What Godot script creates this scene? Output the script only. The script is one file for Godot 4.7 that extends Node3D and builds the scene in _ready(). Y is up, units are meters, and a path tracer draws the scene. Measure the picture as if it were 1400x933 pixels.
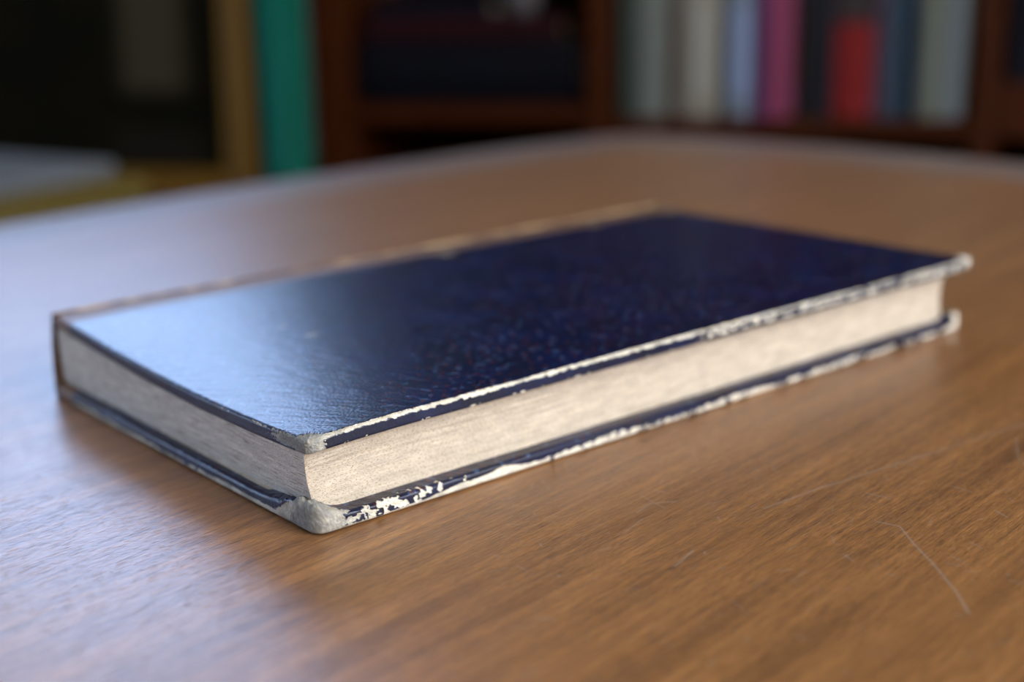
extends Node3D
# An old marbled-paper book on a wooden table, a bookcase and a window wall behind. Metres; room axes; table top at y = 0.

const FLOOR_Y := -0.74
const CEIL_Y := 1.76
const BOOK_L := 0.2405
const BOOK_W := 0.134
const BOOK_T := 0.0234

var M := {}
var rng := RandomNumberGenerator.new()


func _ready() -> void:
	rng.seed = 7
	# ---------- camera, sky, lights, exposure ----------
	var cam := Camera3D.new()
	cam.name = "camera"
	cam.near = 0.02
	cam.far = 30.0
	cam.fov = rad_to_deg(2.0 * atan(466.5 / 1850.0))
	var lens := CameraAttributesPhysical.new()
	lens.frustum_focal_length = 12.0 / (466.5 / 1850.0)
	lens.frustum_focus_distance = 0.287
	lens.frustum_near = 0.02
	lens.frustum_far = 30.0
	lens.exposure_aperture = 6.0
	cam.attributes = lens
	cam.position = Vector3(0, 0.116, 0)
	cam.basis = Basis(Vector3.UP, deg_to_rad(12.0)) * Basis(Vector3.RIGHT, deg_to_rad(-15.621)) * Basis(Vector3.BACK, deg_to_rad(-1.172))
	add_child(cam)
	cam.current = true

	var env := Environment.new()
	env.background_mode = Environment.BG_SKY
	var sky := Sky.new()
	var sm := ProceduralSkyMaterial.new()
	sm.sky_top_color = Color(0.56, 0.70, 0.92)
	sm.sky_horizon_color = Color(0.76, 0.84, 0.95)
	sm.sky_curve = 0.25
	sm.ground_bottom_color = Color(0.16, 0.15, 0.13)
	sm.ground_horizon_color = Color(0.35, 0.36, 0.36)
	sm.sky_energy_multiplier = 3.0
	sky.sky_material = sm
	env.sky = sky
	env.tonemap_mode = Environment.TONE_MAPPER_LINEAR
	env.tonemap_exposure = 1.0
	env.sdfgi_enabled = true
	env.ssao_enabled = true
	env.ssil_enabled = true
	var we := WorldEnvironment.new()
	we.name = "world_environment"
	we.environment = env
	add_child(we)

	# daylight coming in through the side window on the right
	var al := AreaLight3D.new()
	al.name = "window_daylight"
	al.area_size = Vector2(1.5, 1.2)
	al.position = Vector3(1.17, 0.85, 0.35)
	al.rotation.y = PI / 2
	al.light_color = Color(1.0, 0.935, 0.79)
	al.light_energy = 3.9
	al.shadow_enabled = true
	add_child(al)

	make_materials()
	build_room()
	build_table()
	build_book()
	build_bookcase()
	build_shelf_books()
	build_left_things()


# ================= helpers =================
func noise(s: int, freq: float, octaves := 1) -> FastNoiseLite:
	var n := FastNoiseLite.new()
	n.seed = s
	n.noise_type = FastNoiseLite.TYPE_SIMPLEX_SMOOTH
	n.frequency = freq
	n.fractal_type = FastNoiseLite.FRACTAL_FBM if octaves > 1 else FastNoiseLite.FRACTAL_NONE
	n.fractal_octaves = octaves
	return n


func lin(r: float, g: float, b: float) -> Color:   # an sRGB colour given in linear terms
	return Color(r, g, b).linear_to_srgb()


func mat(called: String, c: Color, rough: float, spec := 0.5) -> StandardMaterial3D:
	var m := StandardMaterial3D.new()
	m.resource_name = called
	m.albedo_color = c
	m.roughness = rough
	m.metallic_specular = spec
	return m


class Buf:
	var v := PackedVector3Array()
	var uv := PackedVector2Array()
	var uv2 := PackedVector2Array()
	var col := PackedColorArray()
	var idx := PackedInt32Array()

	func add(p: Vector3, t := Vector2.ZERO, c := Color.WHITE, t2 := Vector2.ZERO) -> int:
		v.append(p); uv.append(t); col.append(c); uv2.append(t2)
		return v.size() - 1

	func tri(a: int, b: int, c: int) -> void:
		idx.append(a); idx.append(b); idx.append(c)

	func quad(a: int, b: int, c: int, d: int) -> void:
		tri(a, b, c); tri(a, c, d)

	# turns every face so that the surface looks away from «inside» (or along «up» when given)
	func orient(inside: Vector3, up := Vector3.ZERO) -> void:
		var sum := 0.0
		for i in range(0, idx.size(), 3):
			var a := v[idx[i]]; var b := v[idx[i + 1]]; var c := v[idx[i + 2]]
			var n := (c - a).cross(b - a)
			sum += n.dot(up) if up != Vector3.ZERO else n.dot((a + b + c) / 3.0 - inside)
		if sum < 0:
			for i in range(0, idx.size(), 3):
				var t := idx[i + 1]
				idx[i + 1] = idx[i + 2]
				idx[i + 2] = t

	func mesh(smooth := true) -> ArrayMesh:
		var st := SurfaceTool.new()
		st.begin(Mesh.PRIMITIVE_TRIANGLES)
		var used := {}
		var n := 0
		if smooth:
			for k in idx:
				if not used.has(k):
					used[k] = n
					n += 1
					st.set_uv(uv[k]); st.set_uv2(uv2[k]); st.set_color(col[k])
					st.add_vertex(v[k])
			for k in idx:
				st.add_index(used[k])
		else:
			st.set_smooth_group(-1)
			for k in idx:
				st.set_uv(uv[k]); st.set_uv2(uv2[k]); st.set_color(col[k])
				st.add_vertex(v[k])
		st.generate_normals()
		return st.commit()


func put(called: String, mesh: Mesh, m: Material, parent: Node = self) -> MeshInstance3D:
	var o := MeshInstance3D.new()
	o.name = called
	o.mesh = mesh
	o.material_override = m
	parent.add_child(o, true)
	return o


func thing(called: String, label: String, category: String, at := Vector3.ZERO, turn := 0.0, group := "") -> Node3D:
	var o := Node3D.new()
	o.name = called
	add_child(o, true)
	o.position = at
	o.rotation.y = turn
	return tag(o, label, category, group)


func tag(o: Node3D, label: String, category: String, group := "") -> Node3D:
	o.set_meta("label", label)
	o.set_meta("category", category)
	if group:
		o.set_meta("group", group)
	return o


func struct(called: String, mesh: Mesh, m: Material, at := Vector3.ZERO) -> MeshInstance3D:
	var o := put(called, mesh, m)
	o.position = at
	o.set_meta("kind", "structure")
	return o


# a box with chamfered edges, between two corners
func box(lo: Vector3, hi: Vector3, c := 0.002) -> ArrayMesh:
	var b := Buf.new()
	add_box(b, lo, hi, c)
	return b.mesh(false)


func add_box(b: Buf, lo: Vector3, hi: Vector3, c := 0.002) -> void:
	var mid := (lo + hi) / 2
	var h := (hi - lo) / 2
	c = minf(c, 0.45 * minf(h.x, minf(h.y, h.z)))
	var part := Buf.new()
	var at := func(p: Vector3) -> int: return part.add(mid + p, Vector2(p.x + p.z, p.y))
	for ax in 3:
		var u := (ax + 1) % 3
		var w := (ax + 2) % 3
		for s in [-1.0, 1.0]:
			var q := []
			for k in [[-1, -1], [1, -1], [1, 1], [-1, 1]]:
				var p := Vector3.ZERO
				p[ax] = s * h[ax]
				p[u] = k[0] * (h[u] - c)
				p[w] = k[1] * (h[w] - c)
				q.append(at.call(p))
			face(part, q, mid)
		for s in [-1.0, 1.0]:
			for t in [-1.0, 1.0]:      # the chamfer along axis «ax»
				var q := []
				for k in [[-1, 0], [1, 0], [1, 1], [-1, 1]]:
					var p := Vector3.ZERO
					p[ax] = k[0] * (h[ax] - c)
					p[u] = s * (h[u] if k[1] == 0 else h[u] - c)
					p[w] = t * (h[w] - c if k[1] == 0 else h[w])
					q.append(at.call(p))
				face(part, q, mid)
	for sx in [-1.0, 1.0]:
		for sy in [-1.0, 1.0]:
			for sz in [-1.0, 1.0]:
				var q := []
				for k in 3:
					var p := Vector3(sx * (h.x - c), sy * (h.y - c), sz * (h.z - c))
					p[k] = [sx, sy, sz][k] * h[k]
					q.append(at.call(p))
				face(part, q, mid)
	var base := b.v.size()
	for k in part.v.size():
		b.add(part.v[k], part.uv[k])
	for k in part.idx:
		b.idx.append(base + k)


func face(b: Buf, q: Array, inside: Vector3) -> void:
	var a: Vector3 = b.v[q[0]]
	var n := (b.v[q[2]] - a).cross(b.v[q[1]] - a)
	var out := n.dot(a - inside) >= 0
	for k in range(1, q.size() - 1):
		if out:
			b.tri(q[0], q[k], q[k + 1])
		else:
			b.tri(q[0], q[k + 1], q[k])


# a profile of (radius, y) turned about the y axis
func lathe(profile: Array, n := 32) -> ArrayMesh:
	var b := Buf.new()
	for p in profile:
		for k in n + 1:
			var a := TAU * k / n
			b.add(Vector3(p.x * cos(a), p.y, p.x * sin(a)), Vector2(float(k) / n, p.y))
	for i in profile.size() - 1:
		for k in n:
			var q := i * (n + 1) + k
			b.quad(q, q + 1, q + n + 2, q + n + 1)
	b.orient(Vector3(0, (profile[0].y + profile[-1].y) / 2, 0))
	return b.mesh()


# ================= materials =================
func wood_images(seed_: int, dark: Color, light: Color, pore: float) -> Array:
	# grain runs along u; image is 1024 along x 2048 across
	var w := 1024
	var h := 2048
	var layers := []
	for spec in [[seed_, 64, 2048, 0.012], [seed_ + 1, 128, 2048, 0.05], [seed_ + 2, 256, 2048, 0.20], [seed_ + 3, 32, 512, 0.03], [seed_ + 4, 512, 2048, 0.33]]:
		var n := noise(spec[0], spec[3], 3)
		var im: Image = n.get_seamless_image(spec[1], spec[2])
		im.resize(w, h, Image.INTERPOLATE_CUBIC)
		im.convert(Image.FORMAT_L8)
		layers.append(im.get_data())
	var l0: PackedByteArray = layers[0]
	var l1: PackedByteArray = layers[1]
	var l2: PackedByteArray = layers[2]
	var l3: PackedByteArray = layers[3]
	var l4: PackedByteArray = layers[4]
	var rgb := PackedByteArray()
	var hgt := PackedByteArray()
	rgb.resize(w * h * 3)
	hgt.resize(w * h)
	var lut := PackedByteArray()
	for k in 512:
		var c := dark.lerp(light, clampf(k / 511.0, 0, 1))
		lut.append(int(c.r * 255)); lut.append(int(c.g * 255)); lut.append(int(c.b * 255))
	for i in w * h:
		var fine := l2[i]
		var g := (l0[i] * 0.36 + l1[i] * 0.62 + fine * 0.82 + l3[i] * 0.28 + l4[i] * 0.68 - 95.0)
		if fine < 84:
			g -= (84 - fine) * pore
		var k := clampi(int(g), 0, 511) * 3
		rgb[i * 3] = lut[k]
		rgb[i * 3 + 1] = lut[k + 1]
		rgb[i * 3 + 2] = lut[k + 2]
		hgt[i] = clampi(int(l1[i] * 0.2 + minf(fine, 120.0) * 0.9 + l4[i] * 0.4), 0, 255)
	return [Image.create_from_data(w, h, false, Image.FORMAT_RGB8, rgb), Image.create_from_data(w, h, false, Image.FORMAT_L8, hgt)]


func scratch_image() -> Image:
	# marks on the table, 0.5 m x 0.5 m: (0,0) is x = -0.25, z = -0.5
	var im := Image.create(2048, 2048, false, Image.FORMAT_RGBA8)
	im.fill(Color(0.62, 0.56, 0.5, 0.0))
	var long := [
		[[Vector2(0.0196, -0.2765), Vector2(0.0206, -0.2761), Vector2(0.0243, -0.2747), Vector2(0.0266, -0.2657), Vector2(0.0294, -0.2573), Vector2(0.0329, -0.244), Vector2(0.034, -0.236)], 1.0, 0.5],
		[[Vector2(-0.004, -0.280), Vector2(0.0071, -0.2928), Vector2(0.0304, -0.3165), Vector2(0.0596, -0.3463), Vector2(0.085, -0.375)], 1.2, 0.42],
		[[Vector2(0.056, -0.335), Vector2(0.0545, -0.320), Vector2(0.0575, -0.305)], 1.0, 0.3],
		[[Vector2(-0.031, -0.2735), Vector2(-0.0285, -0.279), Vector2(-0.0235, -0.281)], 1.1, 0.42],
		[[Vector2(-0.0325, -0.262), Vector2(-0.0295, -0.270)], 0.9, 0.36],
		[[Vector2(-0.0315, -0.2835), Vector2(-0.0255, -0.277)], 0.9, 0.34],
		[[Vector2(-0.0205, -0.2475), Vector2(-0.0175, -0.2555)], 1.0, 0.5],
	]
	for s in long:
		var pts: Array = s[0]
		for k in pts.size() - 1:
			stroke(im, pts[k], pts[k + 1], s[1], s[2])
	for k in 340:
		var p := Vector2(rng.randf_range(-0.06, 0.09), rng.randf_range(-0.36, -0.19))
		var a := rng.randf_range(0, TAU)
		var l := rng.randf_range(0.0006, 0.007) * rng.randf()
		var q := p + Vector2(cos(a), sin(a)) * l
		stroke(im, p, q, rng.randf_range(0.5, 0.9), rng.randf_range(0.15, 0.5))
	for k in 90:
		var p := Vector2(rng.randf_range(-0.2, 0.09), rng.randf_range(-0.4, -0.16))
		stroke(im, p, p + Vector2(0.0002, 0.0001), rng.randf_range(0.5, 1.1), rng.randf_range(0.3, 0.75))
	return im


func stroke(im: Image, a: Vector2, b: Vector2, width: float, alpha: float) -> void:
	var k := 2048.0 / 0.5
	var p := Vector2((a.x + 0.25) * k, (a.y + 0.5) * k)
	var q := Vector2((b.x + 0.25) * k, (b.y + 0.5) * k)
	var n := int(p.distance_to(q) * 1.5) + 1
	for i in n + 1:
		var c := p.lerp(q, float(i) / n)
		var r := int(ceil(width)) + 1
		for dy in range(-r, r + 1):
			for dx in range(-r, r + 1):
				var x := int(c.x) + dx
				var y := int(c.y) + dy
				if x < 0 or y < 0 or x > 2047 or y > 2047:
					continue
				var d := Vector2(x + 0.5, y + 0.5).distance_to(c)
				var cov := clampf(width - d + 0.5, 0, 1) * alpha
				var old := im.get_pixel(x, y)
				if cov > old.a:
					old.a = cov
					im.set_pixel(x, y, old)


func cover_images() -> Array:
	# navy paste paper over the boards: red and pale blue specks, brushed relief
	var w := 2048
	var h := 1152
	var fine := noise(31, 0.11, 2)
	var ridge := noise(32, 0.05, 2)
	var patch := noise(33, 0.006, 3)
	var spot := noise(34, 0.06, 1)
	var spot2 := noise(35, 0.045, 1)
	var where := noise(36, 0.004, 2)
	var rgb := PackedByteArray()
	var hgt := PackedByteArray()
	rgb.resize(w * h * 3)
	hgt.resize(w * h)
	var i := 0
	for y in h:
		for x in w:
			var p := patch.get_noise_2d(x, y)
			var f := fine.get_noise_2d(x, y)
			var along := x * 0.55 - y * 0.83
			var across := x * 0.83 + y * 0.55
			var r := ridge.get_noise_2d(along * 0.22, across)
			var lum := 1.0 + 0.4 * p + 0.35 * f
			var cr := 9.0 * lum
			var cg := 18.0 * lum
			var cb := 50.0 * lum
			var here := where.get_noise_2d(x, y)
			var plain := x < 2010 and y < 1080      # the turned-over edges wrap round to the far side of the sheet
			var s := spot.get_noise_2d(x, y)
			if s > 0.585 - 0.08 * here and plain:
				var a := clampf((s - 0.575 + 0.08 * here) * 9.0, 0, 0.8)
				cr = lerpf(cr, 96.0, a); cg = lerpf(cg, 36.0, a); cb = lerpf(cb, 32.0, a)
			var s2 := spot2.get_noise_2d(x, y)
			if s2 > 0.60 - 0.08 * here and plain:
				var a := clampf((s2 - 0.59 + 0.08 * here) * 6.0, 0, 0.7)
				cr = lerpf(cr, 84.0, a); cg = lerpf(cg, 108.0, a); cb = lerpf(cb, 140.0, a)
			rgb[i * 3] = clampi(int(cr), 0, 255)
			rgb[i * 3 + 1] = clampi(int(cg), 0, 255)
			rgb[i * 3 + 2] = clampi(int(cb), 0, 255)
			hgt[i] = clampi(int(128 + 75 * r + 40 * f + 40 * p), 0, 255)
			i += 1
	# a few scuffs that show the pale board through the paper
	var img := Image.create_from_data(w, h, false, Image.FORMAT_RGB8, rgb)
	for sc in [[0.043, 0.067, 0.0023, 0.0012], [0.041, 0.0785, 0.0014, 0.0009], [0.1285, 0.1195, 0.0036, 0.0026], [0.198, 0.121, 0.003, 0.0015]]:
		var cx: float = sc[0] / BOOK_L * w
		var cy: float = sc[1] / BOOK_W * h
		var rx: float = sc[2] / BOOK_L * w
		var ry: float = sc[3] / BOOK_W * h
		for yy in range(int(cy - 3 * ry), int(cy + 3 * ry)):
			for xx in range(int(cx - 3 * rx), int(cx + 3 * rx)):
				if xx < 0 or yy < 0 or xx >= w or yy >= h:
					continue
				var d := Vector2((xx - cx) / rx, (yy - cy) / ry).length() + 0.8 * fine.get_noise_2d(xx, yy)
				if d < 1.0:
					img.set_pixel(xx, yy, img.get_pixel(xx, yy).lerp(Color(0.68, 0.63, 0.52), clampf((1.0 - d) * 2.5, 0, 0.85)))
	return [img, Image.create_from_data(w, h, false, Image.FORMAT_L8, hgt)]


func page_images() -> Array:
	# upper half: fore edge, lower half: head and tail; leaves lie along u
	var w := 2048
	var h := 512
	var rgb := PackedByteArray()
	var hgt := PackedByteArray()
	rgb.resize(w * h * 3)
	hgt.resize(w * h)
	var streak := noise(41, 0.16, 2)
	var leaf := noise(42, 0.5, 1)
	var stain := noise(43, 0.012, 3)
	var speck := noise(44, 0.16, 2)
	var dark := noise(45, 0.09, 1)
	var i := 0
	for y in h:
		var head := y >= 256
		var e := absf((y % 256) / 127.5 - 1.0)
		for x in w:
			var s := streak.get_noise_2d(x * 0.03, y)
			var l := leaf.get_noise_2d(x * 0.006, y * 0.9)
			var t := stain.get_noise_2d(x, y * 2.0)
			var k := speck.get_noise_2d(x * 0.8, y * 1.2)
			var lum := 1.0 + (0.07 if head else 0.03) * s + (0.05 if head else 0.02) * l + 0.09 * t - 0.05 * e + 0.05 * k
			var br := 0.0
			if k > 0.24:
				br = clampf((k - 0.24) * 2.6, 0, 0.5)
			var dk := dark.get_noise_2d(x * 0.16, y * 1.3)
			if dk > 0.55:
				br = maxf(br, (dk - 0.55) * (2.2 if head else 0.5))
			var r := 214.0 * lum
			var g := 200.0 * lum
			var b := 178.0 * lum
			if head:
				r *= 0.98; g *= 1.01; b *= 1.06  # cooler head and tail: ambient light put into the page colour
			r = lerpf(r, 112.0, br); g = lerpf(g, 88.0, br); b = lerpf(b, 70.0, br)
			rgb[i * 3] = clampi(int(r), 0, 255)
			rgb[i * 3 + 1] = clampi(int(g), 0, 255)
			rgb[i * 3 + 2] = clampi(int(b), 0, 255)
			hgt[i] = clampi(int(128 + 60 * s + 50 * l), 0, 255)
			i += 1
	return [Image.create_from_data(w, h, false, Image.FORMAT_RGB8, rgb), Image.create_from_data(w, h, false, Image.FORMAT_L8, hgt)]


func tex(im: Image) -> ImageTexture:
	return ImageTexture.create_from_image(im)


func make_materials() -> void:
	var wi := wood_images(11, Color(0.27, 0.16, 0.07), Color(0.79, 0.56, 0.31), 1.6)
	var grain := tex(wi[0])
	var relief := tex(wi[1])
	M.table = mat("table_wood", Color.WHITE, 0.33, 0.62)
	M.table.albedo_texture = grain
	M.table.rim_enabled = true
	M.table.rim = 0.055
	M.table.rim_tint = 0.0
	M.table.heightmap_enabled = true
	M.table.heightmap_texture = relief
	M.table.heightmap_scale = 0.012
	M.table.detail_enabled = true
	M.table.detail_albedo = tex(scratch_image())
	M.table.detail_uv_layer = BaseMaterial3D.DETAIL_UV_2
	M.table.detail_blend_mode = BaseMaterial3D.BLEND_MODE_MIX
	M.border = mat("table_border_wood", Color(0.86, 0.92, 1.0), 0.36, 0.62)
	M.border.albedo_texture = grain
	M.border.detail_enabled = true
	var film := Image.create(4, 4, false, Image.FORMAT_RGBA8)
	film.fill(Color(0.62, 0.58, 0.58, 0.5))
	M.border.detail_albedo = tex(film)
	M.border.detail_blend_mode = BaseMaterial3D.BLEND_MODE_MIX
	M.dark_wood = mat("bookcase_wood", Color(0.46, 0.31, 0.03), 0.6, 0.25)
	M.dark_wood.albedo_texture = grain
	M.dark_wood.uv1_triplanar = true
	M.dark_wood.uv1_scale = Vector3(3, 3, 3)
	M.back_wood = mat("bookcase_back_wood", Color(0.24, 0.15, 0.08), 0.7, 0.2)
	M.back_wood.albedo_texture = grain
	M.back_wood.uv1_triplanar = true
	M.back_wood.uv1_scale = Vector3(3, 3, 3)
	var ci := cover_images()
	M.paper = mat("navy_cover_paper", Color.WHITE, 0.3, 0.47)
	M.paper.albedo_texture = tex(ci[0])
	M.paper.heightmap_enabled = true
	M.paper.heightmap_texture = tex(ci[1])
	M.paper.heightmap_scale = 0.014
	M.core = mat("worn_board", Color.WHITE, 0.9, 0.3)
	M.core.vertex_color_use_as_albedo = true
	M.leather = mat("brown_leather", Color.WHITE, 0.5)
	M.leather.vertex_color_use_as_albedo = true
	var pi := page_images()
	M.pages = mat("page_edges", Color.WHITE, 0.85, 0.3)
	M.pages.albedo_texture = tex(pi[0])
	M.pages.heightmap_enabled = true
	M.pages.heightmap_texture = tex(pi[1])
	M.pages.heightmap_scale = 0.004
	M.wall = mat("wall_plaster", Color(0.68, 0.67, 0.64), 0.95, 0.3)
	M.ceiling = mat("ceiling_plaster", Color(0.78, 0.76, 0.72), 0.95, 0.3)
	M.floor = mat("floor_boards", Color(0.55, 0.42, 0.32), 0.5)
	M.floor.albedo_texture = grain
	M.floor.uv1_triplanar = true
	M.sash = mat("window_paint", Color(0.82, 0.81, 0.78), 0.5)
	M.glass = mat("window_glass", Color(1, 1, 1, 0.06), 0.03)
	M.glass.transparency = BaseMaterial3D.TRANSPARENCY_ALPHA
	M.gilt = mat("gilt_wood", Color(0.36, 0.25, 0.03), 0.6)
	M.gilt.metallic_specular = 0.3
	M.green = mat("green_tube", Color(0.0, 0.32, 0.26), 0.7, 0.25)


# ================= room =================
func wall_with_hole(x0: float, x1: float, y0: float, y1: float, hx0: float, hx1: float, hy0: float, hy1: float, thick: float) -> ArrayMesh:
	# in the plane z = 0, growing towards -z by «thick»
	var b := Buf.new()
	add_box(b, Vector3(x0, y0, -thick), Vector3(hx0, y1, 0), 0.0)
	add_box(b, Vector3(hx1, y0, -thick), Vector3(x1, y1, 0), 0.0)
	add_box(b, Vector3(hx0, y0, -thick), Vector3(hx1, hy0, 0), 0.0)
	add_box(b, Vector3(hx0, hy1, -thick), Vector3(hx1, y1, 0), 0.0)
	return b.mesh(false)


func window(called: String, w: float, h: float, at: Vector3, turn: float) -> void:
	var o := put(called, null, null)
	o.position = at
	o.rotation.y = turn
	o.set_meta("kind", "structure")
	var b := Buf.new()
	var t := 0.05
	for s in [-1.0, 1.0]:
		add_box(b, Vector3(s * w / 2 - (t if s > 0 else 0.0), 0, -0.04), Vector3(s * w / 2 + (t if s < 0 else 0.0), h, 0.02))
	add_box(b, Vector3(-w / 2 + t, 0, -0.04), Vector3(w / 2 - t, t, 0.02))
	add_box(b, Vector3(-w / 2 + t, h - t, -0.04), Vector3(w / 2 - t, h, 0.02))
	put("window_frame", b.mesh(false), M.sash, o)
	put("glazing_bar", box(Vector3(-0.018, t, -0.03), Vector3(0.018, h - t, 0.01)), M.sash, o)
	for s in [-1.0, 1.0]:
		put("pane", box(Vector3(-w / 2 + t if s < 0 else 0.018, t, -0.014), Vector3(-0.018 if s < 0 else w / 2 - t, h - t, -0.010), 0.0), M.glass, o)
	put("window_sill", box(Vector3(-w / 2 - 0.04, -0.03, 0.0), Vector3(w / 2 + 0.04, 0.0, 0.08), 0.006), M.sash, o)


func build_room() -> void:
	var xl := -2.3
	var xr := 1.2
	var zb := -1.66
	var zf := 2.4
	struct("floor", box(Vector3(xl - 0.2, FLOOR_Y - 0.2, zb - 0.2), Vector3(xr + 0.2, FLOOR_Y, zf + 0.2), 0.0), M.floor)
	struct("ceiling", box(Vector3(xl - 0.2, CEIL_Y, zb - 0.2), Vector3(xr + 0.2, CEIL_Y + 0.2, zf + 0.2), 0.0), M.ceiling)
	# left wall, with a window that lights the head of the book and the tube
	var lw := struct("wall_left", wall_with_hole(-zf, -zb, FLOOR_Y, CEIL_Y, -0.85, 0.75, 0.20, 1.20, 0.2), M.wall)
	lw.position = Vector3(xl, 0, 0)
	lw.rotation.y = PI / 2
	window("window_3", 1.6, 1.0, Vector3(xl - 0.06, 0.20, 0.05), PI / 2)
	struct("wall_front", box(Vector3(xl - 0.2, FLOOR_Y, zf), Vector3(xr + 0.2, CEIL_Y, zf + 0.2), 0.0), M.wall)
	# back wall, with the window above the gilt frame
	var bw := struct("wall_back", wall_with_hole(xl - 0.2, xr + 0.2, FLOOR_Y, CEIL_Y, -1.95, -0.66, 0.30, 1.20, 0.2), M.wall)
	bw.position = Vector3(0, 0, zb)
	window("window_1", 1.29, 0.90, Vector3(-1.305, 0.30, zb - 0.06), 0.0)
	# right wall, with the window that lights the fore edge of the book
	var rw := struct("wall_right", wall_with_hole(zb, zf, FLOOR_Y, CEIL_Y, -0.4, 1.1, 0.25, 1.45, 0.2), M.wall)
	rw.position = Vector3(xr, 0, 0)
	rw.rotation.y = -PI / 2
	window("window_2", 1.5, 1.2, Vector3(xr + 0.06, 0.25, 0.35), -PI / 2)


# ================= table =================
func table_outline() -> PackedVector2Array:
	# measured round the far corner; the hidden half mirrors it about the centre
	var half := [Vector2(-0.69, 0.075), Vector2(-0.63, -0.075), Vector2(-0.545, -0.255), Vector2(-0.463, -0.42), Vector2(-0.3745, -0.58), Vector2(-0.3021, -0.704), Vector2(-0.2059, -0.8452), Vector2(-0.1587, -0.9026), Vector2(-0.136, -0.928), Vector2(-0.118, -0.9385), Vector2(-0.098, -0.938), Vector2(-0.06, -0.925), Vector2(-0.0181, -0.9075), Vector2(0.05, -0.8735), Vector2(0.1284, -0.818), Vector2(0.30, -0.69), Vector2(0.50, -0.53), Vector2(0.70, -0.36), Vector2(0.79, -0.27)]
	var c := Vector2(0.057, -0.057)
	var pts := []
	for p in half:
		pts.append(p)
	for p in half:
		pts.append(c * 2 - p)
	var out := PackedVector2Array()
	for k in pts.size():
		var a: Vector2 = pts[(k - 1 + pts.size()) % pts.size()]
		var b: Vector2 = pts[k]
		var d: Vector2 = pts[(k + 1) % pts.size()]
		var e: Vector2 = pts[(k + 2) % pts.size()]
		for j in 6:
			out.append(b.cubic_interpolate(d, a, e, j / 6.0))
	return out


func table_uv(p: Vector2) -> Vector2:
	var g := Vector2(cos(deg_to_rad(60.0)), -sin(deg_to_rad(60.0)))   # grain direction in (x, z)
	return Vector2(p.dot(g) / 0.40, p.dot(Vector2(-g.y, g.x)) / 0.205)


func build_table() -> void:
	var t := thing("table", "large brown wooden table with rounded corner, scratched, carrying the old book", "table", Vector3(0.057, FLOOR_Y, -0.057))
	var off := -t.position
	var ol := table_outline()
	var n := ol.size()
	var ring: PackedVector2Array = Geometry2D.offset_polygon(ol, -0.057)[0]
	var inner := PackedVector2Array()      # for each point of the outline, the nearest one of the inner edge
	var panel := PackedVector2Array()
	for p in ol:
		var best := ring[0]
		for k in ring.size():
			var c := Geometry2D.get_closest_point_to_segment(p, ring[k], ring[(k + 1) % ring.size()])
			if c.distance_squared_to(p) < best.distance_squared_to(p):
				best = c
		inner.append(best)
		if panel.is_empty() or panel[-1].distance_to(best) > 0.0005:
			panel.append(best)
	# the main panel of the top
	var b := Buf.new()
	for p in panel:
		b.add(Vector3(p.x, 0, p.y) + off, table_uv(p), Color.WHITE, Vector2((p.x + 0.25) / 0.5, (p.y + 0.5) / 0.5))
	var tri := Geometry2D.triangulate_polygon(panel)
	for k in range(0, tri.size(), 3):
		b.tri(tri[k], tri[k + 1], tri[k + 2])
	b.orient(Vector3.ZERO, Vector3.UP)
	put("tabletop", b.mesh(false), M.table, t)
	# the border strip with its rounded edge, and the underside
	b = Buf.new()
	var prof := [[0.0, 0.0]]      # (share of the way out, drop)
	for k in 7:
		var a := PI / 2 * k / 6
		prof.append([1.0 - 0.10 + 0.10 * sin(a), -0.006 * (1.0 - cos(a))])
	prof += [[1.0, -0.026], [0.95, -0.030], [0.0, -0.030]]
	for k in n:
		var ang := (ol[(k + 1) % n] - ol[k]).normalized()
		for q in prof:
			var p := inner[k].lerp(ol[k], q[0])
			b.add(Vector3(p.x, q[1], p.y) + off, table_uv(p) * Vector2(1, 1), Color.WHITE, Vector2.ZERO)
	var m := prof.size()
	for k in n:
		for j in m - 1:
			b.quad(k * m + j, k * m + j + 1, (k + 1) % n * m + j + 1, (k + 1) % n * m + j)
	b.orient(Vector3(0, -FLOOR_Y - 0.015, 0))
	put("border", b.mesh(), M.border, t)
	b = Buf.new()
	for p in panel:
		b.add(Vector3(p.x, -0.030, p.y) + off, table_uv(p))
	for k in range(0, tri.size(), 3):
		b.tri(tri[k], tri[k + 1], tri[k + 2])
	b.orient(Vector3.ZERO, Vector3.DOWN)
	put("underside", b.mesh(false), M.dark_wood, t)
	for p in [Vector2(-0.55, 0.06), Vector2(-0.11, -0.80), Vector2(0.66, -0.18), Vector2(0.22, 0.68)]:
		var leg := put("leg", lathe([Vector2(0.0, 0.0), Vector2(0.02, 0.0), Vector2(0.024, 0.02), Vector2(0.036, 0.62), Vector2(0.036, -FLOOR_Y - 0.03)], 20), M.dark_wood, t)
		leg.position = Vector3(p.x, 0, p.y) + Vector3(off.x, 0, off.z)


# ================= the old book =================
var n_a := noise(51, 1500.0, 2)
var n_b := noise(52, 260.0, 3)
var n_c := noise(53, 70.0, 2)
var n_d := noise(54, 3600.0, 1)
var n_e := noise(55, 420.0, 2)


# how far the front board departs from a flat plane
func warp(x: float, z: float) -> float:
	var v := clampf(-z, 0.0, 0.137)
	var sag := -0.0034 * sin(PI * (v + 0.03) / 0.167) * exp(-maxf(x, 0.0) / 0.03)
	return sag - 0.0007 * (1.0 - v / 0.137) * smoothstep(0.0, 0.06, x)


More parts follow.
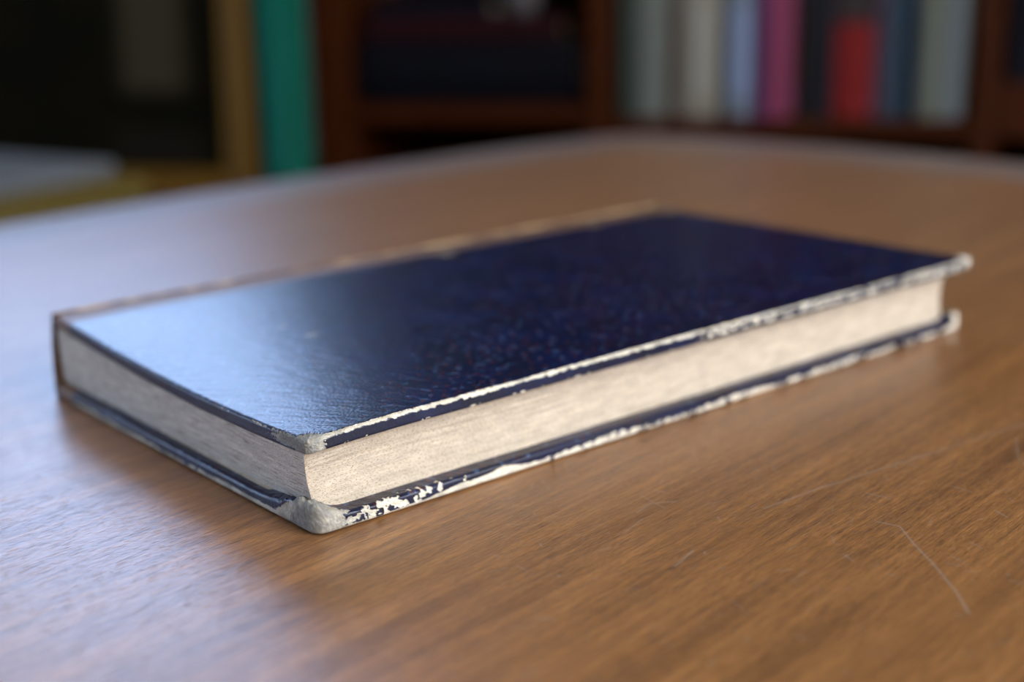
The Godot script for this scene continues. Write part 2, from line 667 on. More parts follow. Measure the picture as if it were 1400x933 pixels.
# the boards are not quite square on each other: each corner's own offset (near, fore-tail, spine-tail, spine-head)
func skew(front: bool, x: float, z: float) -> Vector2:
	var u := clampf(x / BOOK_L, 0, 1)
	var v := clampf(-z / BOOK_W, 0, 1)
	var q := [Vector2(-0.002, 0.0), Vector2(0.002, 0.001), Vector2(-0.002, -0.003), Vector2(-0.001, -0.003)] if front else [Vector2(-0.0016, 0.001), Vector2(0, 0), Vector2(0, -0.001), Vector2(-0.0035, 0.0)]
	var a: Vector2 = q[0].lerp(q[1], u)
	var e: Vector2 = q[3].lerp(q[2], u)
	return a.lerp(e, v)


# side 0: fore edge, 1: tail, 2: spine, 3: head. a: metres from the near corner along it (fore edge, head); c: metres over the arris, downwards.
func wear(front: bool, side: int, a: float, c: float, th: float, p: Vector3) -> float:
	var ns := n_b.get_noise_3dv(p) * 0.35 + n_a.get_noise_3dv(p) * 0.5 + n_d.get_noise_3dv(p) * 0.3
	var slow := n_c.get_noise_3dv(p)
	var patch := n_e.get_noise_3dv(p)
	var mm := 0.001
	var w := -1.0
	var corner := Vector2(p.x, p.z).length()                       # near corner
	var corner2 := Vector2(p.x - BOOK_L, p.z).length()             # far end of the fore edge
	w = maxf(w, (4.5 * mm - corner2) / (1.5 * mm) + ns)
	if front:
		w = maxf(w, (4.6 * mm - corner) / (1.0 * mm) + ns * 1.6)
		if side == 0:
			var half := 0.44 * mm + 0.18 * mm * slow + (0.14 * mm if a < 0.05 else 0.0) + 0.3 * mm * patch
			w = maxf(w, (half - absf(c + 0.14 * mm - 0.25 * mm * patch)) / (0.26 * mm) + ns * 1.5 + (patch * 1.6 - 0.5) * smoothstep(0.15, 0.2, a))
			w = maxf(w, (0.2 * mm - absf(c - th + 0.2 * mm)) / (0.3 * mm) + patch * 3.0 + ns - 1.2)
			if a > 0.115:
				w = maxf(w, minf((a - 0.115) / 0.05, 1.0) * 0.3 - absf(c - 1.4 * mm) / (1.3 * mm) + ns * 1.2 + patch * 1.3)
		elif side == 3:
			w = maxf(w, minf((0.0145 - a) / 0.004, 1.2) - absf(c - 1.0 * mm) / (1.1 * mm) + ns * 1.2)
			w = maxf(w, (0.22 * mm - absf(c)) / (0.3 * mm) + ns * 1.6 + patch * 1.5 - 0.7 - a * 10)
	else:
		w = maxf(w, (7.0 * mm - corner) / (1.2 * mm) + ns * 1.4 + 0.6 * patch)
		if side == 0:
			# the pale lower band, its upper border wandering along the board
			var top := lerpf(th - 0.5 * mm, 1.5 * mm, smoothstep(0.022, 0.042, a)) + 0.5 * mm * slow + 0.35 * mm * sin(a * 130.0)
			top -= 1.3 * mm * exp(-pow((a - 0.051) / 0.004, 2.0))
			var amount := 1.0 if a < 0.062 else (0.5 if a < 0.11 else 0.3)
			w = maxf(w, clampf((c - top) / (0.3 * mm), -2.0, amount) - maxf(0.0, (c - th - 0.8 * mm) / (0.4 * mm)) + ns * 1.1 + patch * (0.25 if a < 0.06 else 1.7))
			# flakes between navy and cream just past the corner
			if a < 0.045:
				w = maxf(w, 0.2 - absf(c - 1.2 * mm) / (2.4 * mm) + patch * 2.4 + ns * 1.2 - maxf(0.0, (a - 0.025) / 0.012))
		elif side == 3:
			var amount2 := 0.9 if a < 0.05 else 0.45
			w = maxf(w, clampf((c - 1.8 * mm - 0.4 * mm * slow) / (0.3 * mm), -2.0, amount2) - maxf(0.0, (c - th - 0.3 * mm) / (0.3 * mm)) + ns * 1.0 + patch * (0.6 if a < 0.05 else 1.4))
			w = maxf(w, (0.016 - a) / 0.004 + ns - maxf(0, (1.4 * mm - c - 0.0014 * smoothstep(0.016, 0.006, a)) / (0.5 * mm)))
	if c < -4.5 * mm and corner > 0.012 and corner2 > 0.01:
		w = minf(w, -0.5)
	return w


func side_steps(near_first: bool) -> PackedFloat32Array:
	# positions 0..1 along a side, dense towards the near corner
	var out := PackedFloat32Array()
	var a := 0.0
	var step := 0.0008
	while a < 1.0:
		out.append(a)
		a += step
		step = 0.0008 + 0.0024 * minf(a * 1.4, 1.0)
	out.append(1.0)
	if not near_first:
		var rev := PackedFloat32Array()
		for k in out.size():
			rev.append(1.0 - out[out.size() - 1 - k])
		return rev
	return out


func board(parent: Node3D, called: String, front: bool, y0: float, th: float) -> MeshInstance3D:
	var r := 0.0006 if front else 0.0008
	var rc := 0.0016 if front else 0.0032
	var back_off := 0.0 if front else 0.0
	# cross section: (inset, height, unrolled distance over the arris)
	var prof := []
	for k in 18:
		var ins0 := r + (0.0075 - r) * pow(1.0 - k / 18.0, 1.5)
		prof.append(Vector3(ins0, th, -ins0))
	for k in 7:
		var a := PI / 2 * k / 6
		prof.append(Vector3(r - r * sin(a), th - r + r * cos(a), -r + 1.7 * r * k / 6))
	for k in range(1, 14):
		prof.append(Vector3(0, th - r - (th - 2 * r) * k / 14.0, 0.7 * r + (th - 2 * r) * k / 14.0))
	for k in 5:
		var a := PI / 2 * k / 4
		prof.append(Vector3(r - r * cos(a), r - r * sin(a), th - 0.6 * r + 1.7 * r * k / 4))
	for k in range(1, 8):
		prof.append(Vector3(r + (0.0095 - r) * k / 7, 0, th + 1.1 * r + (0.0095 - r) * k / 7))
	# path round the board: each entry (side, position along it or corner angle)
	var lo := Vector2(0, -BOOK_W)
	var hi := Vector2(BOOK_L, 0)
	var path := []
	for s in 4:
		var steps := side_steps(s == 0) if s == 0 or s == 3 else PackedFloat32Array([0, 0.02, 0.05, 0.1, 0.2, 0.3, 0.4, 0.5, 0.6, 0.7, 0.8, 0.9, 0.95, 0.98, 1.0])
		for a in steps:
			path.append([s, a, -1.0])
		var nc := 14 if s == 3 else 6
		for k in range(1, nc):
			path.append([s, 1.0, float(k) / nc])
	# corners in order: near(0,0) -> tail(L,0) -> (L,-W) -> (0,-W); the turn after side s
	var dirs := [Vector2(1, 0), Vector2(0, -1), Vector2(-1, 0), Vector2(0, 1)]
	var outs := [Vector2(0, 1), Vector2(1, 0), Vector2(0, -1), Vector2(-1, 0)]
	var starts := [Vector2(0, 0), Vector2(BOOK_L, 0), Vector2(BOOK_L, -BOOK_W), Vector2(0, -BOOK_W)]
	var lens_ := [BOOK_L, BOOK_W, BOOK_L, BOOK_W]
	var b := Buf.new()
	var grade := PackedFloat32Array()
	var m := prof.size()
	for e in path:
		var s: int = e[0]
		for q in prof:
			var ins: float = q.x
			var rr := maxf(rc - ins, 0.0)
			var p: Vector2
			var nrm: Vector2
			if e[2] < 0.0:
				var a0: Vector2 = starts[s] + dirs[s] * (ins + rr) - outs[s] * ins
				var a1: Vector2 = starts[s] + dirs[s] * (lens_[s] - ins - rr) - outs[s] * ins
				p = a0.lerp(a1, e[1])
				nrm = outs[s]
			else:
				var ce: Vector2 = starts[s] + dirs[s] * (lens_[s] - ins - rr) - outs[s] * (ins + rr)
				var an: float = e[2] * PI / 2
				nrm = outs[s] * cos(an) + dirs[s] * sin(an)
				p = ce + nrm * rr
			var y: float = q.y
			var at := Vector3(p.x, y0 + y, p.y)
			var along := p.x if s == 0 else (-p.y if s == 3 else 0.0)
			var side := s
			if e[2] >= 0.0 and e[2] > 0.5:
				side = (s + 1) % 4
			var w := wear(front, side, along, q.z, th, at)
			# leather over the spine side
			var leather := p.y < -BOOK_W + 0.0115 + 0.0006 * n_b.get_noise_1d(p.x * 0.5)
			if leather:
				w = -9.0
			# relief: intact paper stands a little proud of the worn board
			var proud := 0.00022 * clampf(0.5 - w * 2.0, 0, 1) + (0.00004 * n_d.get_noise_3dv(at) + 0.00022 * n_a.get_noise_3dv(at) if w > 0 else 0.0)
			var edge: float = clampf(1.0 - ins / r, 0, 1)
			at += Vector3(nrm.x, 0, nrm.y) * proud * edge
			if q.y > th * 0.5:
				at.y += proud * (1.0 - edge * 0.7)
			if front:
				at.y += warp(p.x, p.y)
			else:
				# the swollen, curled near corner of the back board
				var ridge := Vector2((p.x - 0.0012) / 0.0042, (p.y + 0.0042) / 0.0105).length()
				var lift := 0.0031 * exp(-ridge * ridge) * (1.0 + 0.35 * n_b.get_noise_3dv(at * 0.6) + 0.25 * n_e.get_noise_3dv(at))
				at.y += lift * y / th
				at.y = maxf(at.y, 0.0)
				var rad2 := Vector2(p.x - BOOK_L, p.y).length()
				at.y += 0.0022 * exp(-pow(rad2 / 0.006, 2.0)) * y / th
			if front:
				var rad3 := Vector2(p.x - BOOK_L, p.y).length()
				at.y += 0.0007 * exp(-pow(rad3 / 0.006, 2.0))
			# colour of the bare board: cream where fresh, grey where rubbed dirty
			var dirt := clampf(0.15 + 0.8 * exp(-pow(Vector2(p.x, p.y).length() / 0.011, 2.0)) + 0.5 * n_b.get_noise_3dv(at * 0.8) + (0.35 if side == 3 else 0.0) + (0.3 if front and along > 0.14 else 0.0), 0, 1)
			var tone := 1.0 + 0.3 * n_a.get_noise_3dv(at * 1.3) + 0.15 * n_e.get_noise_3dv(at)
			var colr := Color(0.80, 0.74, 0.60).lerp(Color(0.25, 0.245, 0.225), dirt) * tone
			if leather:
				colr = Color(0.16, 0.085, 0.045) * (1.0 + 0.4 * n_b.get_noise_3dv(at))
			colr.a = 1.0
			# unrolled texture coordinates
			var flat: Vector2 = p + (nrm * (q.z + ins) if q.z > 0 else Vector2.ZERO)
			b.add(at, Vector2(flat.x / BOOK_L, -flat.y / BOOK_W), colr)
			grade.append(-9.0 if leather else w)
			var sk := skew(front, p.x, p.y)
			b.v[b.v.size() - 1] += Vector3(sk.x, 0, sk.y)
	var n := path.size()
	var sets := [PackedInt32Array(), PackedInt32Array(), PackedInt32Array()]   # core, paper, leather
	for k in n:
		var k2 := (k + 1) % n
		for j in m - 1:
			var q := [k * m + j, k * m + j + 1, k2 * m + j + 1, k2 * m + j]
			for t3 in [[q[0], q[1], q[2]], [q[0], q[2], q[3]]]:
				var g := (grade[t3[0]] + grade[t3[1]] + grade[t3[2]]) / 3.0
				var lead := 0
				for z in t3:
					if grade[z] < -8.0:
						lead += 1
				var which := 2 if lead >= 2 else (0 if g > 0.0 and lead == 0 else 1)
				for z in t3:
					sets[which].append(z)
	var mid := Vector3(BOOK_L / 2, y0 + th / 2, -BOOK_W / 2)
	# the flat middle, above (paper and leather) and below
	var top_paper := Buf.new()
	var nx := 60
	var nz := 30
	var i0 := 0.0075
	var pp := 0.00022
	for iz in nz + 1:
		for ix in nx + 1:
			var x := i0 + (BOOK_L - 2 * i0) * ix / nx
			var z := -i0 - (BOOK_W - 2 * i0) * iz / nz
			var sk := skew(front, x, z)
			top_paper.add(Vector3(sk.x, 0, sk.y) + Vector3(x, y0 + th + pp + (warp(x, z) if front else 0.0), z), Vector2(x / BOOK_L, -z / BOOK_W), Color(0.16, 0.085, 0.045) * (1.0 + 0.4 * n_b.get_noise_2d(x, z)))
	var paper_idx := PackedInt32Array()
	var leather_idx := PackedInt32Array()
	for iz in nz:
		for ix in nx:
			var q := iz * (nx + 1) + ix
			var zc := -i0 - (BOOK_W - 2 * i0) * (iz + 0.5) / nz
			for z in [q, q + 1, q + nx + 2, q, q + nx + 2, q + nx + 1]:
				if zc < -BOOK_W + 0.0115:
					leather_idx.append(z)
				else:
					paper_idx.append(z)
	var out: MeshInstance3D
	b.idx = sets[0]
	b.orient(mid)
	out = put(called, b.mesh(), M.core, parent)
	out.set_meta("label", "worn grey and cream board showing where the paper has rubbed away")
	var pb := Buf.new()
	merge(pb, b, sets[1], mid, Vector3.ZERO)
	merge(pb, top_paper, paper_idx, mid, Vector3.UP)
	put("cover_paper", pb.mesh(), M.paper, out)
	var lb := Buf.new()
	merge(lb, b, sets[2], mid, Vector3.ZERO)
	merge(lb, top_paper, leather_idx, mid, Vector3.UP)
	put("leather_strip", lb.mesh(), M.leather, out)
	return out


func merge(to: Buf, from: Buf, indices: PackedInt32Array, inside: Vector3, up: Vector3) -> void:
	var t := Buf.new()
	t.v = from.v; t.uv = from.uv; t.uv2 = from.uv2; t.col = from.col
	t.idx = indices.duplicate()
	t.orient(inside, up)
	var base := to.v.size()
	to.v.append_array(from.v); to.uv.append_array(from.uv); to.uv2.append_array(from.uv2); to.col.append_array(from.col)
	for k in t.idx:
		to.idx.append(base + k)


func build_book() -> void:
	var t := thing("old_book", "old navy hardback with speckled cover and scuffed cream edges lying on the table", "book", Vector3(-0.0955, 0.0, -0.2505), deg_to_rad(51.6))
	var tb := 0.0034
	var tf := 0.0032
	board(t, "back_board", false, 0.0003, tb)
	board(t, "front_board", true, BOOK_T - tf, tf)
	# the text block: ragged leaf edges at head, fore edge and tail
	var y0 := tb + 0.0003
	var y1 := BOOK_T - tf
	var x0 := -0.0004
	var x1 := 0.2325
	var zf := -0.0036
	var zs := -BOOK_W - 0.0016
	var b := Buf.new()
	var rows := 56
	var cols := [240, 60, 140]
	var gap := noise(61, 1.0, 1)
	for s in [0, 1, 2]:      # fore edge, tail, head
		var nc: int = cols[s]
		var base := b.v.size()
		for j in rows + 1:
			var v := float(j) / rows
			for i in nc + 1:
				var u := float(i) / nc
				var a: Vector2
				var nrm: Vector2
				if s == 0:
					a = Vector2(lerpf(x0, x1, u), zf); nrm = Vector2(0, 1)
				elif s == 1:
					a = Vector2(x1, lerpf(zf, zs, u)); nrm = Vector2(1, 0)
				else:
					a = Vector2(x0, lerpf(zf, zs, u)); nrm = Vector2(-1, 0)
				var fade := 1.0
				var y := lerpf(y0, y1, v)
				y += (warp(a.x, a.y) * v)
				var d := 0.00014 * gap.get_noise_2d(v * 60.0, u * 9.0 + s * 50.0) + 0.00010 * gap.get_noise_2d(v * 14.0, u * 4.0 + s * 70.0)
				# the fore edge is a little hollow and the pages slope back towards the back board
				var hollow := -0.0012 * sin(PI * v)
				var lean := Vector2(0.0018 * (1.0 - v) - 0.0012 * v * (1.0 - clampf((a.x - x0) / 0.06, 0, 1)), 0.0016 * v)
				if s == 0:
					a.y += hollow + d * 0.6
				elif s == 2:
					a.x += -d
					a.y += hollow * clampf(1.0 - u * 8.0, 0, 1)
				else:
					a.x += d
					a.y += hollow * clampf(1.0 - u * 8.0, 0, 1)
				a += lean * (1.0 if s == 0 else clampf(1.0 - u, 0, 1))
				var uv := Vector2((a.x if s == 0 else -a.y) / 0.24, (0.01 + 0.48 * (1.0 - v)) + (0.0 if s == 0 else 0.5))
				b.add(Vector3(a.x, y, a.y), uv)
		for j in rows:
			for i in nc:
				var q := base + j * (nc + 1) + i
				var quad := [q, q + 1, q + nc + 2, q + nc + 1]
				var nn := (b.v[quad[2]] - b.v[quad[0]]).cross(b.v[quad[1]] - b.v[quad[0]])
				var want := Vector3(0, 0, 1) if s == 0 else (Vector3(1, 0, 0) if s == 1 else Vector3(-1, 0, 0))
				if nn.dot(want) > 0:
					b.quad(quad[0], quad[1], quad[2], quad[3])
				else:
					b.quad(quad[0], quad[3], quad[2], quad[1])
	put("text_block", b.mesh(), M.pages, t).set_meta("label", "yellowed, finely speckled page edges")
	# the first and last leaves, which close the block
	put("endpaper", box(Vector3(x0 + 0.0006, y0 - 0.0001, zs), Vector3(x1 - 0.0006, y0 + 0.0004, zf - 0.0006), 0.0), M.pages, t)
	# leather back: a shallow round, ridge worn pale, light painted in towards the tail
	b = Buf.new()
	var prof := []
	for k in 9:
		prof.append(Vector3(-BOOK_W + 0.0022 - 0.0022 * k / 8.0 + 0.0005, BOOK_T + 0.0003 + 0.0005 * sin(PI * k / 8.0), k * 0.3))
	for k in range(0, 25):
		var f := k / 24.0
		prof.append(Vector3(-BOOK_W - 0.0002 - 0.0011 * sin(PI * f), lerpf(BOOK_T + 0.0002, 0.0004, f), 3.0 + 23.0 * f))
	prof.append(Vector3(-BOOK_W + 0.002, 0.0004, 27.0))
	var steps := 200
	for i in steps + 1:
		var x := BOOK_L * i / steps
		for q in prof:
			var sk := skew(false, x, -BOOK_W).lerp(skew(true, x, -BOOK_W), clampf(q.y / BOOK_T, 0, 1))
			var p := Vector3(x + sk.x, q.y + (warp(x, q.x) if q.y > 0.012 else 0.0), q.x + sk.y)
			var rub_and_light: float = clampf(1.1 - absf(q.z - 2.0) / 2.6 + 1.2 * n_c.get_noise_2d(x, 0.3) + 0.6 * n_b.get_noise_3dv(p) + clampf((x - 0.09) / 0.05, 0, 1) * 0.5 - 0.25, 0, 1)
			var c := Color(0.14, 0.075, 0.04).lerp(Color(0.55, 0.38, 0.20), rub_and_light)
			c.a = 1
			b.add(p, Vector2.ZERO, c)
	var m := prof.size()
	for i in steps:
		for j in m - 1:
			b.quad(i * m + j, i * m + j + 1, (i + 1) * m + j + 1, (i + 1) * m + j)
	b.orient(Vector3(BOOK_L / 2, BOOK_T / 2, -BOOK_W / 2))
	put("spine", b.mesh(), M.leather, t).set_meta("label", "brown leather back rubbed pale along its ridge, with light painted in towards the tail")


# ================= bookcase and its books =================
func build_bookcase() -> void:
	var zf := -1.40
	var zb := -1.65
	var t := thing("bookcase", "brown wooden bookcase behind the table holding upright and flat books", "bookcase", Vector3(-0.15, FLOOR_Y, (zf + zb) / 2))
	var o := Vector3(-t.position.x, -t.position.y, -t.position.z)
	var top := 1.40
	var posts := [[-0.512, -0.470], [-0.2148, -0.1884], [0.1680, 0.1930], [0.555, 0.580]]
	for p in posts:
		put("upright", box(Vector3(p[0], FLOOR_Y, zb + 0.012) + o, Vector3(p[1], top, zf) + o, 0.003), M.dark_wood, t)
	put("back_panel", box(Vector3(-0.512, FLOOR_Y + 0.02, zb) + o, Vector3(0.58, top, zb + 0.012) + o, 0.0), M.back_wood, t)
	var levels := [[-0.047, -0.028], [-0.060, -0.042], [-0.060, -0.006]]
	for bay in 3:
		var a: float = posts[bay][1]
		var e: float = posts[bay + 1][0]
		for y in [[levels[bay][0], levels[bay][1]], [-0.42, -0.40], [FLOOR_Y + 0.06, FLOOR_Y + 0.08], [0.30, 0.32], [0.64, 0.66], [0.98, 1.0], [top - 0.02, top]]:
			put("shelf", box(Vector3(a, y[0], zb + 0.012) + o, Vector3(e, y[1], zf + 0.001) + o, 0.002), M.dark_wood, t)
		put("plinth", box(Vector3(a, FLOOR_Y, zf - 0.03) + o, Vector3(e, FLOOR_Y + 0.06, zf - 0.01) + o), M.dark_wood, t)


# a bound book standing on its tail, spine towards +z; x across the spine from 0
func bound_book(called: String, label: String, c: Color, at: Vector3, w: float, h: float, d: float, group: String, tilt := 0.0, band := Color(0, 0, 0, 0), rough := 0.7) -> Node3D:
	var t := thing(called, label, "book", at, 0.0, group)
	t.rotation.z = tilt
	var cm := mat(called + "_cloth", c, rough, 0.3)
	# case: two boards and a rounded back in one section, pushed up from tail to head
	var b := Buf.new()
	var sec := []
	var th := 0.0028
	sec.append(Vector2(0, -d)); sec.append(Vector2(0, -0.004))
	for k in 9:
		var f := k / 8.0
		sec.append(Vector2(w * f, -0.002 + 0.005 * sin(PI * f)))
	sec.append(Vector2(w, -0.004)); sec.append(Vector2(w, -d))
	sec.append(Vector2(w - th, -d)); sec.append(Vector2(w - th, -0.006)); sec.append(Vector2(th, -0.006)); sec.append(Vector2(th, -d))
	var ns := sec.size()
	for y in [0.0, h]:
		for p in sec:
			b.add(Vector3(p.x, y, p.y))
	for k in ns:
		var k2 := (k + 1) % ns
		var dir: Vector2 = sec[k2] - sec[k]
		var nrm := Vector3(-dir.y, 0, dir.x)      # outside is on the left of this path
		var q := [k, k2, k2 + ns, k + ns]
		var got := (b.v[q[2]] - b.v[q[0]]).cross(b.v[q[1]] - b.v[q[0]])
		if got.dot(nrm) > 0:
			b.quad(q[0], q[1], q[2], q[3])
		else:
			b.quad(q[0], q[3], q[2], q[1])
	var poly := PackedVector2Array(sec)
	var tr := Geometry2D.triangulate_polygon(poly)
	for k in range(0, tr.size(), 3):
		for y in 2:
			var q := [tr[k] + y * ns, tr[k + 1] + y * ns, tr[k + 2] + y * ns]
			var got := (b.v[q[2]] - b.v[q[0]]).cross(b.v[q[1]] - b.v[q[0]])
			if (got.y > 0) == (y == 1):
				b.tri(q[0], q[1], q[2])
			else:
				b.tri(q[0], q[2], q[1])
	put("cover", b.mesh(false), cm, t)
	put("text_block", box(Vector3(th, 0.003, -d + 0.004), Vector3(w - th, h - 0.003, -0.006), 0.0), M.leaves, t)
	if band.a > 0:
		var bb := Buf.new()
		for y in [h * 0.10, h * 0.48]:
			for k in 9:
				var f := k / 8.0
				bb.add(Vector3(w * (0.06 + 0.88 * f), y, -0.0014 + 0.0052 * sin(PI * (0.06 + 0.88 * f))))
		for k in 8:
			bb.quad(k, k + 1, k + 10, k + 9)
		bb.orient(Vector3.ZERO, Vector3.BACK)
		put("spine_label", bb.mesh(), mat("spine_label", band, 0.6), t)
	return t


func build_shelf_books() -> void:
	M.leaves = mat("book_leaves", Color(0.74, 0.70, 0.60), 0.9, 0.3)
	var g := "books standing upright on the bookcase shelf"
	var none := Color(0, 0, 0, 0)
	# pixel columns read off the photograph are long since metres: start, width, height, depth, colour, label
	var k := 0.000722
	var list := [
		[840, 27, 0.225, Color(0.19, 0.23, 0.21), "dark slate green book at left end of the upright row, against the middle upright", none],
		[868, 46, 0.235, Color(0.42, 0.44, 0.42), "grey green book second from the left in the upright row", none],
		[915, 15, 0.215, Color(0.27, 0.20, 0.13), "thin brown book between the grey green book and the wide pale beige book", none],
		[931, 56, 0.24, Color(0.53, 0.51, 0.47), "wide pale beige grey book in the left half of the upright row", Color(0.55, 0.54, 0.5, 1)],
		[988, 8, 0.22, Color(0.16, 0.20, 0.22), "very thin dark teal book beside the pale blue grey book", none],
		[997, 33, 0.23, Color(0.46, 0.50, 0.55), "pale blue grey book left of the purple and pink books", Color(0.5, 0.56, 0.68, 1)],
		[1031, 15, 0.225, Color(0.28, 0.21, 0.39), "thin purple book touching the pink book", none],
		[1047, 41, 0.245, Color(0.51, 0.23, 0.34), "pink magenta book in the middle of the upright row", none],
		[1089, 22, 0.22, Color(0.13, 0.10, 0.09), "blackish brown book right of the pink book", none],
		[1112, 31, 0.235, Color(0.10, 0.11, 0.14), "near black navy book left of the red book", none],
		[1144, 53, 0.23, Color(0.47, 0.10, 0.10), "wide red book with dark head of spine in the upright row", none],
		[1198, 18, 0.225, Color(0.30, 0.27, 0.33), "thin mauve grey book touching the red book on its right", none],
		[1217, 23, 0.24, Color(0.20, 0.28, 0.33), "slate blue book between the mauve grey and dark navy books", none],
		[1241, 17, 0.22, Color(0.09, 0.11, 0.19), "dark navy thin book left of the two pale books at the right", none],
		[1259, 30, 0.235, Color(0.44, 0.46, 0.41), "pale grey green book second from the right end of the upright row", none],
	]
	for e in list:
		var x: float = -0.1884 + (e[0] - 835) * k
		bound_book("standing_book", e[4], e[3], Vector3(x, -0.0416, -1.418), e[1] * k - 0.0006, e[2], 0.16, g, 0.0, e[5])
	var last := bound_book("standing_book", "pale bluish grey book leaning at the right end of the upright row", Color(0.47, 0.50, 0.51), Vector3(-0.1884 + (1291 - 835) * k, -0.0412, -1.418), 0.0205, 0.235, 0.16, g, -0.02)
	# the dark cap on the red book's spine
	for o in get_children():
		if o.has_meta("label") and str(o.get_meta("label")).begins_with("wide red"):
			put("spine_label", box(Vector3(0.001, 0.094, -0.001), Vector3(0.037, 0.228, 0.0038), 0.001), mat("dark_label", Color(0.11, 0.05, 0.06), 0.6), o)
	# big volumes lying flat in the left bay
	lying_book("folio_volume", "thick dark navy volume lying flat at the bottom of the left bay", Color(0.025, 0.035, 0.075), Vector3(-0.458, -0.0276, -1.412), 0.238, 0.064, 0.17)
	lying_book("folio_volume", "dark maroon volume lying on top of the thick navy volume", Color(0.15, 0.05, 0.075), Vector3(-0.455, 0.0368, -1.415), 0.215, 0.026, 0.16)
	lying_book("folio_volume", "thin blackish blue volume lying topmost on the flat stack", Color(0.05, 0.06, 0.11), Vector3(-0.445, 0.0632, -1.42), 0.13, 0.018, 0.15)
	var jar := thing("ceramic_pot", "small pale grey pot standing on the maroon volume in the left bay", "pot", Vector3(-0.288, 0.0632, -1.44))
	put("body", lathe([Vector2(0, 0), Vector2(0.014, 0), Vector2(0.0185, 0.012), Vector2(0.0195, 0.028), Vector2(0.015, 0.044), Vector2(0.011, 0.050), Vector2(0.0125, 0.054), Vector2(0.0105, 0.054), Vector2(0.009, 0.048), Vector2(0.0, 0.012)]), mat("glaze", Color(0.34, 0.33, 0.34), 0.5), jar)
	var bx := bound_book("standing_book", "dark navy book in the right hand bay beside the right upright", Color(0.05, 0.06, 0.11), Vector3(0.2000, -0.0056, -1.418), 0.05, 0.24, 0.16, "")
	bx.set_meta("category", "book")


func lying_book(called: String, label: String, c: Color, at: Vector3, l: float, th: float, d: float) -> void:
	var t := thing(called, label, "book", at, 0.0, "large volumes lying flat in the left bay")
	var cm := mat(called + "_cloth", c, 0.7, 0.25)
	var b := Buf.new()
	add_box(b, Vector3(0, 0, -d), Vector3(l, 0.003, -0.001), 0.0008)
	add_box(b, Vector3(0, th - 0.003, -d), Vector3(l, th, -0.001), 0.0008)
	put("cover", b.mesh(false), cm, t)
	b = Buf.new()
	for k in 13:
		var f := k / 12.0
		for x in [0.0, l]:
			b.add(Vector3(x, th * f, -0.001 + 0.006 * sin(PI * f)))
	for k in 12:
		b.quad(k * 2, k * 2 + 1, k * 2 + 3, k * 2 + 2)
	b.orient(Vector3.ZERO, Vector3.BACK)
	put("spine", b.mesh(), cm, t)
	put("text_block", box(Vector3(0.004, 0.003, -d + 0.004), Vector3(l - 0.004, th - 0.003, -0.002), 0.0), M.leaves, t)


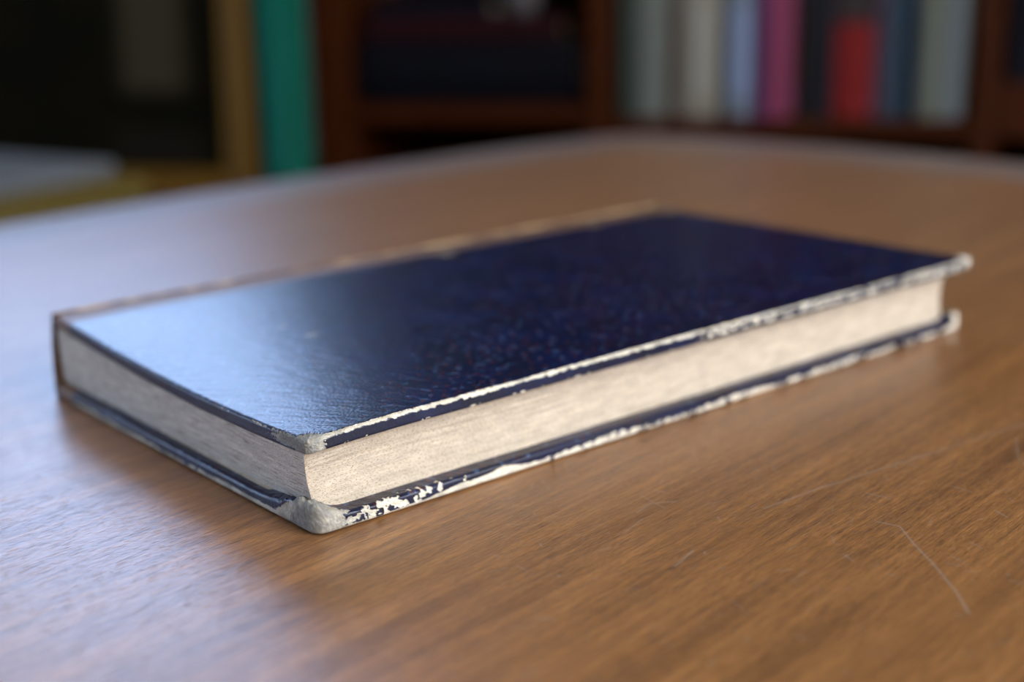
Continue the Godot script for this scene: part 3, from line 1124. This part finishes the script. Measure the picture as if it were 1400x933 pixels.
# ================= gilt frame, tube, box and papers on the left =================
func build_left_things() -> void:
	# low sideboard that carries the frame and the box
	var s := thing("sideboard", "low dark wooden sideboard behind the table under the gilt frame", "sideboard", Vector3(-1.02, FLOOR_Y, -1.2))
	var hs := -0.102 - FLOOR_Y
	put("top", box(Vector3(-0.49, hs - 0.025, -0.30), Vector3(0.496, hs, 0.30), 0.004), M.dark_wood, s)
	put("carcass", box(Vector3(-0.47, 0.06, -0.29), Vector3(0.476, hs - 0.025, 0.275), 0.003), M.dark_wood, s)
	for k in 2:
		var x := -0.46 + k * 0.467
		var dr := put("door", box(Vector3(x, 0.08, 0.276), Vector3(x + 0.455, hs - 0.04, 0.294), 0.003), M.dark_wood, s)
		put("knob", lathe([Vector2(0, 0), Vector2(0.008, 0.0), Vector2(0.006, 0.01), Vector2(0.012, 0.02), Vector2(0.0, 0.026)], 16), M.gilt, dr).transform = Transform3D(Basis(Vector3.RIGHT, PI / 2), Vector3(x + (0.42 if k == 0 else 0.035), 0.36, 0.294))
	for p in [[-0.44, -0.26], [0.44, -0.26], [-0.44, 0.24], [0.44, 0.24]]:
		put("foot", box(Vector3(p[0] - 0.025, 0, p[1] - 0.025), Vector3(p[0] + 0.025, 0.06, p[1] + 0.025), 0.003), M.dark_wood, s)
	# picture in a gilt frame, leaning back a little
	var f := thing("framed_picture", "dark picture in a gilt frame standing behind the table at left", "picture", Vector3(-0.87, -0.0995, -1.19))
	f.rotation.x = deg_to_rad(-4.0)
	var w := 0.375
	var h := 0.36
	var bar := 0.032
	for e in [[Vector2(-w, 0), Vector2(w, 0)], [Vector2(w, 0), Vector2(w, h)], [Vector2(w, h), Vector2(-w, h)], [Vector2(-w, h), Vector2(-w, 0)]]:
		put("frame_bar", frame_bar(e[0], e[1], bar), M.gilt, f)
	put("picture_panel", box(Vector3(-w + bar - 0.004, bar - 0.004, -0.012), Vector3(w - bar + 0.004, h - bar + 0.004, -0.008), 0.0), picture_material(), f)
	put("backing_board", box(Vector3(-w + 0.01, 0.01, -0.02), Vector3(w - 0.01, h - 0.01, -0.012), 0.0), M.back_wood, f)
	# green tube
	var g := thing("upright_tube", "tall teal green tube standing between the gilt frame and the bookcase", "tube", Vector3(-0.4645, FLOOR_Y, -1.2))
	var r := 0.0225
	put("tube_body", lathe([Vector2(r - 0.004, 0.0), Vector2(r, 0.0), Vector2(r, 1.05), Vector2(r - 0.004, 1.05), Vector2(r - 0.004, 0.0)], 48), M.green, g)
	put("end_cap", lathe([Vector2(0, 1.04), Vector2(r - 0.002, 1.04), Vector2(r + 0.001, 1.042), Vector2(r + 0.001, 1.062), Vector2(r - 0.002, 1.066), Vector2(0, 1.066)], 48), M.green, g)
	# yellow box with grey papers
	var bx := thing("storage_box", "yellow ochre box under grey papers at the far left", "box", Vector3(-0.70, -0.102, -1.03), deg_to_rad(-20.0))
	var ym := mat("ochre_card", Color(0.38, 0.32, 0.10), 0.7)
	put("body", box(Vector3(-0.13, 0, -0.09), Vector3(0.13, 0.034, 0.09), 0.002), ym, bx)
	put("lid", box(Vector3(-0.132, 0.030, -0.092), Vector3(0.132, 0.048, 0.092), 0.002), ym, bx)
	var pm := mat("grey_paper", Color(0.42, 0.44, 0.46), 0.8)
	var which := ["lowest grey folder in the flat pile on the yellow ochre box", "middle grey folder in the flat pile on the yellow ochre box", "topmost grey folder of the flat pile on the yellow ochre box"]
	for k in 3:
		var p := put("paper_folder", box(Vector3(-0.105, 0, -0.080), Vector3(0.105, 0.0036, 0.080), 0.0006), pm)
		p.position = Vector3(-0.70, -0.102 + 0.0484 + k * 0.0038, -1.03)
		p.rotation.y = deg_to_rad(-20.0 + rng.randf_range(-5, 5))
		tag(p, which[k], "folder", "grey folders piled on the ochre box")


func frame_bar(a: Vector2, e: Vector2, bar: float) -> ArrayMesh:
	# a moulded bar with mitred ends; its profile rises towards the outer edge
	var b := Buf.new()
	var prof := [[0.0, -0.02], [0.0, 0.008], [0.15, 0.013], [0.35, 0.013], [0.5, 0.006], [0.7, 0.004], [0.85, 0.006], [1.0, 0.0], [1.0, -0.014]]
	var d := (e - a).normalized()
	var inn := Vector2(-d.y, d.x)
	for end in 2:
		for q in prof:
			var dist: float = q[0] * bar
			var p := (a + d * dist if end == 0 else e - d * dist) + inn * dist
			b.add(Vector3(p.x, p.y, q[1]))
	var m := prof.size()
	for k in m - 1:
		b.quad(k, k + 1, k + 1 + m, k + m)
	b.quad(m - 1, 0, m, 2 * m - 1)
	b.orient(Vector3((a.x + e.x) / 2 + inn.x * bar / 2, (a.y + e.y) / 2 + inn.y * bar / 2, -0.005))
	return b.mesh(false)


func picture_material() -> StandardMaterial3D:
	# an old dark print: loose tones, one pale and one grey patch
	var w := 256
	var im := Image.create(w, 128, false, Image.FORMAT_RGB8)
	var n := noise(71, 0.03, 3)
	for y in 128:
		for x in w:
			var u := x / 256.0
			var v := y / 128.0
			var t := 0.5 + 0.5 * n.get_noise_2d(x, y)
			var c := Color(0.07, 0.075, 0.05).lerp(Color(0.13, 0.12, 0.075), t)
			var pale := smoothstep(0.04, 0.0, absf(u - 0.905) - 0.03) * smoothstep(0.66, 0.58, v)
			c = c.lerp(Color(0.34, 0.32, 0.30), pale * 0.9)
			var low := smoothstep(0.06, 0.02, absf(u - 0.91) - 0.03) * smoothstep(0.1, 0.02, absf(v - 0.86) - 0.06)
			c = c.lerp(Color(0.17, 0.17, 0.17), low * 0.8)
			im.set_pixel(x, y, c)
	var m := mat("dark_print", Color(0.66, 0.62, 0.52), 0.8, 0.12)
	m.albedo_texture = tex(im)
	m.uv1_triplanar = true
	m.uv1_scale = Vector3(1.0 / 0.666, 1.0 / 0.276, 1)
	m.uv1_offset = Vector3(0.5, 0.0, 0)
	return m
